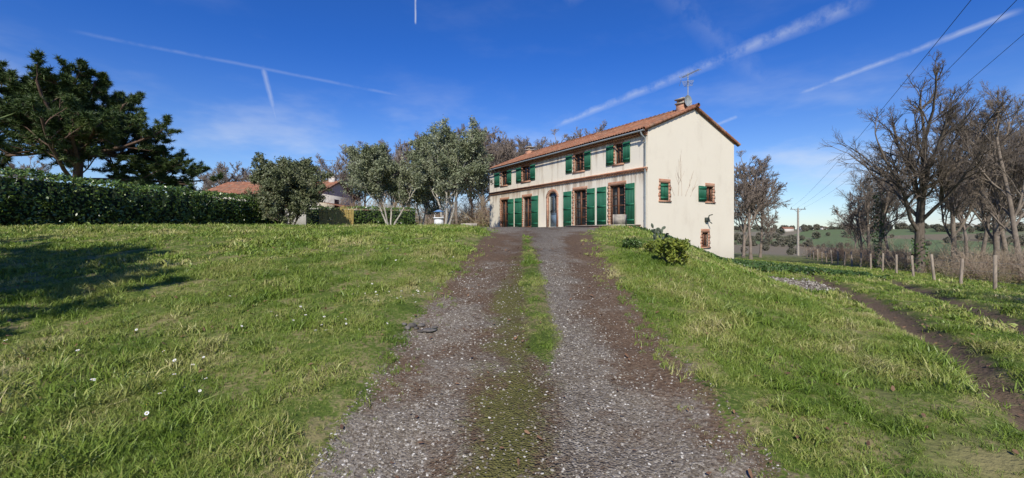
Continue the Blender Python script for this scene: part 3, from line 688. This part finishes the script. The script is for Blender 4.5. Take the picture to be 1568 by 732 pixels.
def pine(name,seed,px,D,top,r,limb,nt,lo=.35,nl=30,wid=1.0):
    x,y,zb,h=hfor(px,D,top); h0=10
    g_=np.random.default_rng(seed)
    p,hs_=grow(g_,(0,0,0),(.02,.0,1),h0*.85,r,[dict(seg=9,sides=9,wig=.04,up=.03,end=.3),
       dict(n=nl,len=limb,rad=.36,ang=70,f0=lo,seg=6,sides=6,wig=.12,up=.05,taper=1.2),
       dict(n=9,len=.42,rad=.45,ang=50,f0=.2,seg=4,sides=4,wig=.15,up=.09,rmin=.015),
       dict(n=6,len=.5,rad=.5,ang=45,f0=.15,seg=3,sides=3,wig=.15,up=.12,rmin=.01)])
    tw=hs_[-1]; i=g_.integers(0,len(tw),nt); f=g_.uniform(.6,3,nt); j=np.minimum(f.astype(int),2); w_=(f-j)[:,None]
    C=tw[i,j]*(1-w_)+tw[i,j+1]*w_
    m=15; d=g_.normal(size=(nt,m,3)); d[:,:,2]+=.5; d/=np.linalg.norm(d,axis=2,keepdims=True)
    L=g_.uniform(.18,.36,(nt,m,1)); base=C[:,None,:]+d*.01; tip=base+d*L
    s=np.cross(d,g_.normal(size=(nt,m,3))); s/=np.linalg.norm(s,axis=2,keepdims=True); s*=.022
    V=np.stack([base-s,base+s,tip],2).reshape(-1,3)
    p.append((V,np.arange(nt*m*3).reshape(-1,3),1))
    s=h/zmax(p); p=[(v*np.array([s*wid,s*wid,s]),f,m) for v,f,m in p]
    return make_obj(name,p,[pine_bark,pine_l],loc=(x,y,zb))
pn=pine('pine_tree',31,116,30,90,.34,.64,17000,.36,44,1.15)
pine('pine_tree',32,232,34,222,.2,.55,8500,.05,30,1.7)
# garden trees standing beside and behind the photographer; they shade the edge of the lawn
for i,(x,y,s,o) in enumerate([(-9.8,1.2,.66,pn),(-15,3.0,.7,pn),(13,-3,.95,oak),(19,2,1.0,oak)]):
    linkcopy(o,'pine_tree' if o is pn else 'oak_tree',(x,y,Hs(x,y)-.2),i*2.1,s)

# ------------------------------------------------------------ hedges
hedge_l=leafmat('laurel_leaf_mat',[(0,(.02,.045,.010)),(.4,(.055,.105,.02)),(.75,(.13,.19,.035)),(1,(.26,.31,.08))],.3,0,psc=1.2,spec=.5)
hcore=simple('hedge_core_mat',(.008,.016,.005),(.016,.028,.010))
def hedge(name,pts,hgt,th,seed,n_per=700,lsz=.08):
    g_=np.random.default_rng(seed); pts=np.array(pts,float); parts=[]
    for (a,b) in zip(pts[:-1],pts[1:]):
        L=np.linalg.norm(b-a); d=(b-a)/L; nrm=np.array([d[1],-d[0]]); n=int(L*n_per)
        s=g_.uniform(0,L,n); side=g_.choice([0,1,2],n,p=[.60,.08,.32]); v=g_.uniform(0,1,n)
        px=a[0]+d[0]*s; py=a[1]+d[1]*s; zb=H(px,py)
        hh=hgt*(1+.07*(vn(px,py,.8,seed)-.5)*2+.08*(vn(px,py,3,seed+1)-.5))
        bul=th*(1.05+.3*(vn(s,v*hgt,1.2,seed+2)-.3)+.25*(vn(s,v*hgt,4,seed+5)-.3))
        off=np.where(side==0,bul,np.where(side==1,-bul,(v*2-1)*th)); z=np.where(side==2,hh+g_.normal(0,.05,n),v*hh)
        off=off+g_.normal(0,.07,n)
        parts.append(leaves(np.stack([px+nrm[0]*off,py+nrm[1]*off,zb+z],-1),lsz,g_,0,.45,np.stack([nrm[0]*np.sign(off),nrm[1]*np.sign(off)-.6,np.full(n,.6)],-1),.6))
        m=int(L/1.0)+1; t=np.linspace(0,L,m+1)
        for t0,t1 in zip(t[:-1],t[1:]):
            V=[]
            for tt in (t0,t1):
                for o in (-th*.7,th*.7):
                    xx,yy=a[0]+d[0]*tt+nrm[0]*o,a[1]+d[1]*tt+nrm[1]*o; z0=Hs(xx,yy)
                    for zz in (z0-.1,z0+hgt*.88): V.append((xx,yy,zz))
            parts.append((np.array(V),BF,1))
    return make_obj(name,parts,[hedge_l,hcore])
hedge('laurel_hedge',[(-21.5,12),(-20.9,17.5),(-20.1,27),(-19.4,37)],2.25,.75,3)
hedge('garden_hedge',[(-18.5,40),(-13.5,43),(-9.6,44)],2.1,.7,8,350,.09)
bam=simple('bamboo_mat',(.45,.32,.10),(.6,.47,.18),9,.7); P_=[];g_=np.random.default_rng(3)
a=np.array(pos_at(488,37.5)); b=np.array(pos_at(541,40)); n=130
for i in range(n):
    q=a+(b-a)*i/n; z=Hs(q[0],q[1]); P_.append(tube([(q[0],q[1],z),(q[0]+g_.normal()*.03,q[1],z+1.85+g_.normal()*.12)],.018,5))
for zz in (.4,1.5): P_.append(tube([(a[0],a[1]-.04,Hs(*a)+zz),(b[0],b[1]-.04,Hs(*b)+zz)],.02,5))
make_obj('bamboo_screen_fence',P_,[bam])

# ------------------------------------------------------------ garden bits
def trough(name,px,D,w,d,h,rz=.1):
    x,y=pos_at(px,D); t=.06
    make_obj(name,[box(-w/2,w/2,-d/2,d/2,0,h*.3),box(-w/2,-w/2+t,-d/2,d/2,h*.3,h),box(w/2-t,w/2,-d/2,d/2,h*.3,h),box(-w/2+t,w/2-t,-d/2,-d/2+t,h*.3,h),box(-w/2+t,w/2-t,d/2-t,d/2,h*.3,h),box(-w/2+t,w/2-t,-d/2+t,d/2-t,h*.3,h*.8,1)],[conc_m,simple('potting_soil_mat',(.03,.02,.015),(.07,.05,.035))],loc=(x,y,Hs(x,y)-.03),rotz=rz)
trough('concrete_planter',718,28,1.0,.45,.35); trough('concrete_planter',645,31,.6,.4,.3,.3); trough('concrete_planter',566,34,.5,.4,.3)
trough('stone_trough',949,19.5,.5,.45,.62,-.5)
whit=simple('white_paint_mat',(.6,.6,.58),(.78,.78,.76)); blu=simple('blue_lid_mat',(.10,.22,.42),(.15,.28,.5))
x,y=pos_at(672,27); make_obj('garden_well',[cyl(0,0,0,.55,.3,.27,16,0),cyl(0,0,.55,.62,.34,.34,16,0),tube([(-.25,0,.6),(-.25,0,.95)],.02,6,0),tube([(.25,0,.6),(.25,0,.95)],.02,6,0),cyl(0,0,.95,1.08,.36,.08,12,1)],[whit,blu],loc=(x,y,Hs(x,y)-.02))
x,y=pos_at(693,27.5); make_obj('garden_post',[cyl(0,0,0,.55,.05,.04,8,0),cyl(0,0,.55,.65,.08,.06,8,0)],[bark_m],loc=(x,y,Hs(x,y)))
g_=np.random.default_rng(9); x,y=px2g(640,505,H); P_=[]
for i,(dx,dy,s,fl) in enumerate([(-.08,.05,.06,.6),(.02,.1,.05,.5),(-.12,-.05,.045,.6),(.14,-.03,.10,.12),(.05,-.08,.04,.5),(.2,.06,.04,.3),(-.02,.0,.03,.6),(-.18,.03,.035,.6)]):
    bm=bmesh.new(); bmesh.ops.create_icosphere(bm,subdivisions=2,radius=s)
    V=np.array([(v.co.x*(1+.3*g_.normal()*.4),v.co.y*(1+.12*g_.normal()),v.co.z*fl) for v in bm.verts]); Fc=[[v.index for v in f.verts] for f in bm.faces]; bm.free()
    P_.append((V+np.array([x+dx,y+dy,Hs(x+dx,y+dy)+.01]),Fc,0))
make_obj('drain_stones',P_,[simple('rock_mat',(.05,.045,.04),(.2,.18,.16),9,.9,.6)])
def shrub(name,px,py,top,w,n,lm,seed,ls=.06,asp=.4):
    g_=np.random.default_rng(seed); x,y=px2g(px,py,H); h=(py-top)*y/F; w=w*y/F/2
    k=14; a=g_.uniform(0,6.28,k); dr=np.stack([np.cos(a)*w/h,np.sin(a)*w/h,np.full(k,1.0)],-1)
    p,hs_=grow(g_,np.zeros((k,3)),dr,h*.7,.012,[dict(seg=5,sides=4,wig=.15,up=.06),dict(n=5,len=.5,rad=.6,ang=40,seg=3,sides=3,wig=.2,up=.05,rmin=.005),dict(n=3,len=.5,rad=.6,ang=40,seg=2,sides=3,wig=.2,up=.03,rmin=.003)])
    tw=hs_[-1]; i=g_.integers(0,len(tw),n); f=g_.uniform(0,2,n); j=np.minimum(f.astype(int),1); w_=(f-j)[:,None]
    C=tw[i,j]*(1-w_)+tw[i,j+1]*w_+g_.normal(0,.03,(n,3)); p.append(leaves(C,ls,g_,1,asp))
    s=h/zmax(p); p=[(v*s,f,m) for v,f,m in p]
    return make_obj(name,p,[twig_m,lm],loc=(x,y,Hs(x,y)-.02))
yel=leafmat('yellow_shrub_leaf_mat',[(0,(.06,.09,.015)),(.5,(.15,.19,.03)),(1,(.32,.32,.06))],.4,0,psc=3)
shrub('mahonia_shrub',1028,406,360,66,3400,yel,4,.045)
shrub('mahonia_shrub',968,380,360,40,900,ivy_m,14,.04)
shrub('mahonia_shrub',1000,389,365,46,1200,yel,15,.04)
cact=simple('cactus_mat',(.05,.075,.05),(.12,.14,.09),6,.7); P_=[]
g_=np.random.default_rng(12); x,y=px2g(1016,388,H); cs=48*y/F/1.05
def pad(base,d,s):
    d=np.array(d,float); d/=np.linalg.norm(d); n=np.cross(d,g_.normal(size=3)); n/=np.linalg.norm(n); b=np.cross(d,n)
    u=np.linspace(0,math.pi,9); v=np.linspace(0,2*math.pi,11)[:-1]; V=[]
    for a in u:
        for c in v: V.append(np.array(base)+d*(s*(1-math.cos(a)))+b*(s*.55*math.sin(a)*math.cos(c))+n*(s*.12*math.sin(a)*math.sin(c)))
    Fc=[(i*10+j,i*10+(j+1)%10,(i+1)*10+(j+1)%10,(i+1)*10+j) for i in range(8) for j in range(10)]
    P_.append((np.array(V)*cs,Fc,0)); return np.array(base)+d*s*1.9,d
for i in range(5):
    bpt=np.array([g_.uniform(-.4,.4),g_.uniform(-.3,.3),0]); d=np.array([g_.normal()*.35,g_.normal()*.35,1])
    for k in range(4):
        bpt,d=pad(bpt,d,.14-.012*k)
        if k>0: pad(bpt,d+g_.normal(size=3)*.6,.09)
        d=d+g_.normal(size=3)*.35; d[2]=abs(d[2])+.2
make_obj('prickly_pear',P_,[cact],loc=(x,y,Hs(x,y)-.03),smooth=True)
n=30000; lx=g_.uniform(0,7.5,n); ly=g_.uniform(-3.5,7,n)
keep=(vn(lx,ly,.7,61)+.35*vn(lx,ly,3,62)-.085*lx>.25)
lx,ly=lx[keep],ly[keep]; X=CXY[0]+lx*hs+ly*hc; Y=CXY[1]-lx*hc+ly*hs
k=drive_sd(X,Y)<-.4; X,Y=X[k],Y[k]
make_obj('ivy_groundcover',[leaves(np.stack([X,Y,H(X,Y)+g_.uniform(.03,.2,len(X))],-1),.05,g_,0,.7,np.array([0,-.4,1.]),.8)],[ivy_m])
thick=[]
for i in range(3):
    g_=np.random.default_rng(60+i); k_=20; a=g_.uniform(0,6.28,k_); rr_=g_.uniform(0,1.1,k_)
    st=np.stack([rr_*np.cos(a),rr_*np.sin(a),np.zeros(k_)],-1); dr=np.stack([g_.normal(0,.35,k_),g_.normal(0,.35,k_),np.ones(k_)],-1)
    p,_=grow(g_,st,dr,g_.uniform(.8,2.8,k_),.018,[dict(seg=6,sides=3,wig=.13,up=-.0),dict(n=6,len=.45,rad=.7,ang=40,seg=3,sides=3,wig=.2,up=.02,rmin=.009),dict(n=4,len=.5,rad=.8,ang=40,seg=2,sides=3,wig=.2,up=.0,rmin=.007)])
    cc=np.stack([g_.normal(0,1,500),g_.normal(0,1,500),np.abs(g_.normal(0,.4,500))],-1); p.append(leaves(cc,.06,g_,1,.6))
    thick.append(make_obj('thicket_%d'%i,p,[simple('bramble_mat%d'%i,((.24,.18,.12),(.18,.12,.085),(.28,.21,.13))[i],((.44,.35,.26),(.34,.23,.17),(.46,.37,.24))[i]),leafmat('bramble_leaf%d'%i,[(0,(.05,.08,.02)),(.5,(.13,.14,.04)),(1,(.28,.19,.09))])],link=False))
g_=np.random.default_rng(77); n=150; D=g_.uniform(19,75,n); X=19.8+.5*(D-17)+np.abs(g_.normal(0,1,n))*7+1.2
inst('bramble_thicket',np.stack([X,D,H(X,D)-.05],-1),np.stack([np.zeros(n),np.zeros(n),g_.uniform(0,6.28,n)],-1),g_.uniform(.35,1.0,n)*(.6+.6*vn(X,D,.15,4)),g_.integers(0,3,n),thick)
g_=np.random.default_rng(78); n=140; D=g_.uniform(50,66,n); X=g_.uniform(-24,14,n)
inst('background_thicket',np.stack([X,D,H(X,D)-.05],-1),np.stack([np.zeros(n),np.zeros(n),g_.uniform(0,6.28,n)],-1),g_.uniform(.8,1.7,n),g_.integers(0,3,n),thick)
wood=simple('fence_wood_mat',(.18,.145,.11),(.36,.30,.23),8,.95,.5,.02,(1,1,.2)); P_=[];tops=[]; g_=np.random.default_rng(5)
D=12.0
while D<62:
    X=18.6+.5*(D-17); z=Hs(X,D); lx,ly=g_.normal(0,.06,2); h=1.3+g_.normal()*.08
    P_.append(tube([(X,D,z-.2),(X,D,z),(X+lx,D+ly,z+h),(X+lx,D+ly,z+h+.005)],[.065,.065,.055,.001],7)); tops.append((X+lx*.8,D+ly*.8,z)); D+=2.6
for zz in (.35,.7,1.05): P_.append(tube([(a,b-.06,c+zz) for a,b,c in tops],.004,3,1))
make_obj('post_and_wire_fence',P_,[wood,zinc_m])
x,y=pos_at(1222,100); z=Hs(x,y); zt=EYE+(HZ-317)*100/F
pole=empty('utility_pole',(x,y,z)); hgt=zt-z
make_obj('pole',[tube([(0,0,-.3),(0,0,hgt-.3)],[.26,.18],8)],[conc_m],pole)
make_obj('crossarm',[box(-1.7,1.7,-.08,.08,hgt-.58,hgt-.4),tube([(-.9,0,hgt-.5),(0,0,hgt-1.3)],.05,5),tube([(.9,0,hgt-.5),(0,0,hgt-1.3)],.05,5)],[zinc_m],pole)
make_obj('insulators',[cyl(q,0,hgt-.4,hgt,.09,.05,8) for q in (-1.5,0,1.5)],[simple('glass_insulator_mat',(.1,.16,.14),(.2,.25,.22))],pole)
W_=[]
for (qx,(ax,ay)) in zip((-1.5,0,1.5),((1487,0),(1557,0),(1568,52))):
    d=pdir(ax,ay); zn=10.0; t=(zn-EYE)/d[2]; A=np.array([d[0]*t,t,zn]); Bp=np.array([x+qx,y,zt]); V=A-Bp
    pts=[]
    for q in np.linspace(0,1.35,40):
        p=Bp+V*q; p[2]+=-1.6*4*(q/1.35)*(1-q/1.35)+1.6*4*(1/1.35)*(1-1/1.35)*q; pts.append(p)
    W_.append(tube(pts,.012,4))
make_obj('power_lines',W_,[simple('cable_mat',(.03,.03,.03),(.05,.05,.05))])
dm_=leafmat('distant_foliage_mat',[(0,(.08,.085,.055)),(.5,(.13,.125,.085)),(1,(.2,.17,.13))],.8,0,psc=.05)
g_=np.random.default_rng(90); src_d=[]
for i in range(3):
    n=500; v=g_.normal(size=(n,3)); v/=np.linalg.norm(v,axis=1,keepdims=True); v*=g_.uniform(.5,1,n)[:,None]**.5; v*=np.array([3.2,3.2,3.0])*(1+.3*np.sin(v[:,:1]*3)); v[:,2]+=3.8
    src_d.append(make_obj('distant_tree_%d'%i,[leaves(v,.55,g_,0,.8),tube([(0,0,0),(0,0,3.5)],[.3,.2],5,1)],[dm_,bark_m],link=False))
n=2200; a=np.radians(g_.uniform(15,62,n)); R=g_.uniform(260,1250,n); X,Y=R*np.sin(a),R*np.cos(a); k=(vn(X,Y,.012,50)>.66)|(g_.uniform(size=n)<.04); X,Y,R=X[k],Y[k],R[k]; n=len(X)
inst('distant_trees',np.stack([X,Y,H(X,Y)-.4],-1),np.stack([np.zeros(n),np.zeros(n),g_.uniform(0,6.28,n)],-1),g_.uniform(.5,1.1,n)*np.where(R>500,1.2,.7),g_.integers(0,3,n),src_d)
for i,(px_,D_) in enumerate([(1205,660),(1232,740),(1262,800)]):
    x,y=pos_at(px_,D_); e=empty('distant_farmhouse',(x,y,Hs(x,y)),.3*i); L,Wd=15,9
    make_obj('walls',[box(-L/2,L/2,-Wd/2,Wd/2,-1,4.5)],[nwall],e)
    make_obj('roof',[(np.array([(-L/2-.5,-Wd/2-.5,4.4),(L/2+.5,-Wd/2-.5,4.4),(L/2+.5,0,7.0),(-L/2-.5,0,7.0),(L/2+.5,Wd/2+.5,4.4),(-L/2-.5,Wd/2+.5,4.4)]),[[0,1,2,3],[3,2,4,5]],0)],[tile_m],e)

# ------------------------------------------------------------ camera, light, sky
cam=bpy.data.cameras.new('camera'); co=bpy.data.objects.new('camera',cam); scene.collection.objects.link(co)
co.location=(0,0,EYE); co.rotation_euler=(math.radians(90),0,0); cam.sensor_width=36; cam.lens=36*F/1568; cam.shift_y=-(366-HZ)/1568
cam.clip_start=.05; cam.clip_end=5000; scene.camera=co
el,az=math.radians(38),math.radians(-7)
Sv=Vector((math.sin(az)*math.cos(el),-math.cos(az)*math.cos(el),math.sin(el)))
sl=bpy.data.lights.new('sun','SUN'); so=bpy.data.objects.new('sun',sl); scene.collection.objects.link(so)
sl.energy=5.0; sl.angle=math.radians(.53); sl.color=(1,.94,.83); so.rotation_euler=Sv.to_track_quat('Z','Y').to_euler(); so.location=(0,-20,30)
w=bpy.data.worlds.new('World'); scene.world=w; w.use_nodes=True; t=w.node_tree; nd=t.nodes; lk=t.links
bg=nd['Background']; bg.inputs[1].default_value=.12
sky=nd.new('ShaderNodeTexSky'); sky.sky_type='NISHITA'; sky.sun_disc=False; sky.sun_elevation=el; sky.sun_rotation=math.atan2(Sv.x,Sv.y)
sky.air_density=1.0; sky.dust_density=.3; sky.ozone_density=3.0; sky.altitude=300
tc=nd.new('ShaderNodeTexCoord'); dirv=tc.outputs['Generated']
def wm(op,a,b=0.0,clamp=False):
    n=nd.new('ShaderNodeMath'); n.operation=op; n.use_clamp=clamp
    for i,v in enumerate((a,b)):
        if isinstance(v,bpy.types.NodeSocket): lk.new(v,n.inputs[i])
        else: n.inputs[i].default_value=v
    return n.outputs[0]
def wdot(vec):
    n=nd.new('ShaderNodeVectorMath'); n.operation='DOT_PRODUCT'; lk.new(dirv,n.inputs[0]); n.inputs[1].default_value=tuple(vec); return n.outputs['Value']
def wstep(v,a,b):
    n=nd.new('ShaderNodeMapRange'); n.interpolation_type='SMOOTHSTEP'; lk.new(v,n.inputs[0]); n.inputs[1].default_value=a; n.inputs[2].default_value=b; return n.outputs[0]
def wnoise(sc,det=5,ro=.6,scale3=None):
    n=nd.new('ShaderNodeTexNoise'); n.inputs['Scale'].default_value=sc; n.inputs['Detail'].default_value=det; n.inputs['Roughness'].default_value=ro
    if scale3:
        m=nd.new('ShaderNodeMapping'); m.inputs['Scale'].default_value=scale3; m.inputs['Rotation'].default_value=(0,.35,.3); lk.new(dirv,m.inputs[0]); lk.new(m.outputs[0],n.inputs['Vector'])
    else: lk.new(dirv,n.inputs['Vector'])
    return n.outputs[0]
def wmix(f,a,b,mode='MIX'):
    n=nd.new('ShaderNodeMix'); n.data_type='RGBA'; n.blend_type=mode
    for i,v in ((0,f),(6,a),(7,b)):
        if isinstance(v,bpy.types.NodeSocket): lk.new(v,n.inputs[i])
        elif i==0: n.inputs[0].default_value=v
        else: n.inputs[i].default_value=(*v,1)
    return n.outputs[2]
sep=nd.new('ShaderNodeSeparateXYZ'); lk.new(dirv,sep.inputs[0])
# clearer, deeper blue air overhead
tint=wmix(wstep(sep.outputs[2],-.04,.40),(.88,.95,1.06),(.19,.53,1.16))
skyc=wmix(1.0,sky.outputs[0],tint,'MULTIPLY')
n1=wnoise(14,5,.65); n2=wnoise(3.0,5,.6,(1,1,3.2))
total=None
for (a,b,wd,stg,grow_) in [((835,200),(1345,-8),6,.36,1.6),((1215,147),(1575,12),2.8,.36,0),((100,46),(640,152),1.8,.13,0),((401,100),(432,218),2.6,.30,0),((636,-20),(636,38),1.1,.6,0),((1095,192),(1130,178),2,.3,0),((860,0),(1000,-60),10,.1,0),((1000,-30),(1190,150),14,.09,0)]:
    A=pdir(*a);B=pdir(*b);A/=np.linalg.norm(A);B/=np.linalg.norm(B); nn=np.cross(A,B); nn/=np.linalg.norm(nn); M=(A+B);M/=np.linalg.norm(M); tt=np.cross(nn,M)
    half=float(np.dot(B,tt)); d=wm('ABSOLUTE',wm('ADD',wdot(nn),wm('MULTIPLY',wm('SUBTRACT',n1,.5),wd/F*2.0)))
    al=wdot(tt)
    width=wm('MULTIPLY',wm('ADD',wm('MULTIPLY',wm('DIVIDE',al,abs(half)),.5*(grow_>0)),1.0),wd/F*1.5)
    m=wm('SUBTRACT',1.0,wm('DIVIDE',d,width),True)
    lim=wstep(wm('ABSOLUTE',al),abs(half)*1.02,abs(half)*.8)
    m=wm('MULTIPLY',wm('MULTIPLY',m,lim),wm('MULTIPLY',wstep(n1,.3,.62),stg))
    total=m if total is None else wm('MAXIMUM',total,m)
low=wstep(sep.outputs[2],.36,.02)
veil=wm('MULTIPLY',wm('MULTIPLY',wstep(n2,.46,.76),wm('ADD',wm('MULTIPLY',low,.8),.06)),.75)
total=wm('MAXIMUM',total,veil)
lk.new(wmix(total,skyc,(6.4,6.8,7.4)),bg.inputs[0])
scene.view_settings.view_transform='Standard'; scene.view_settings.look='None'; scene.view_settings.exposure=0
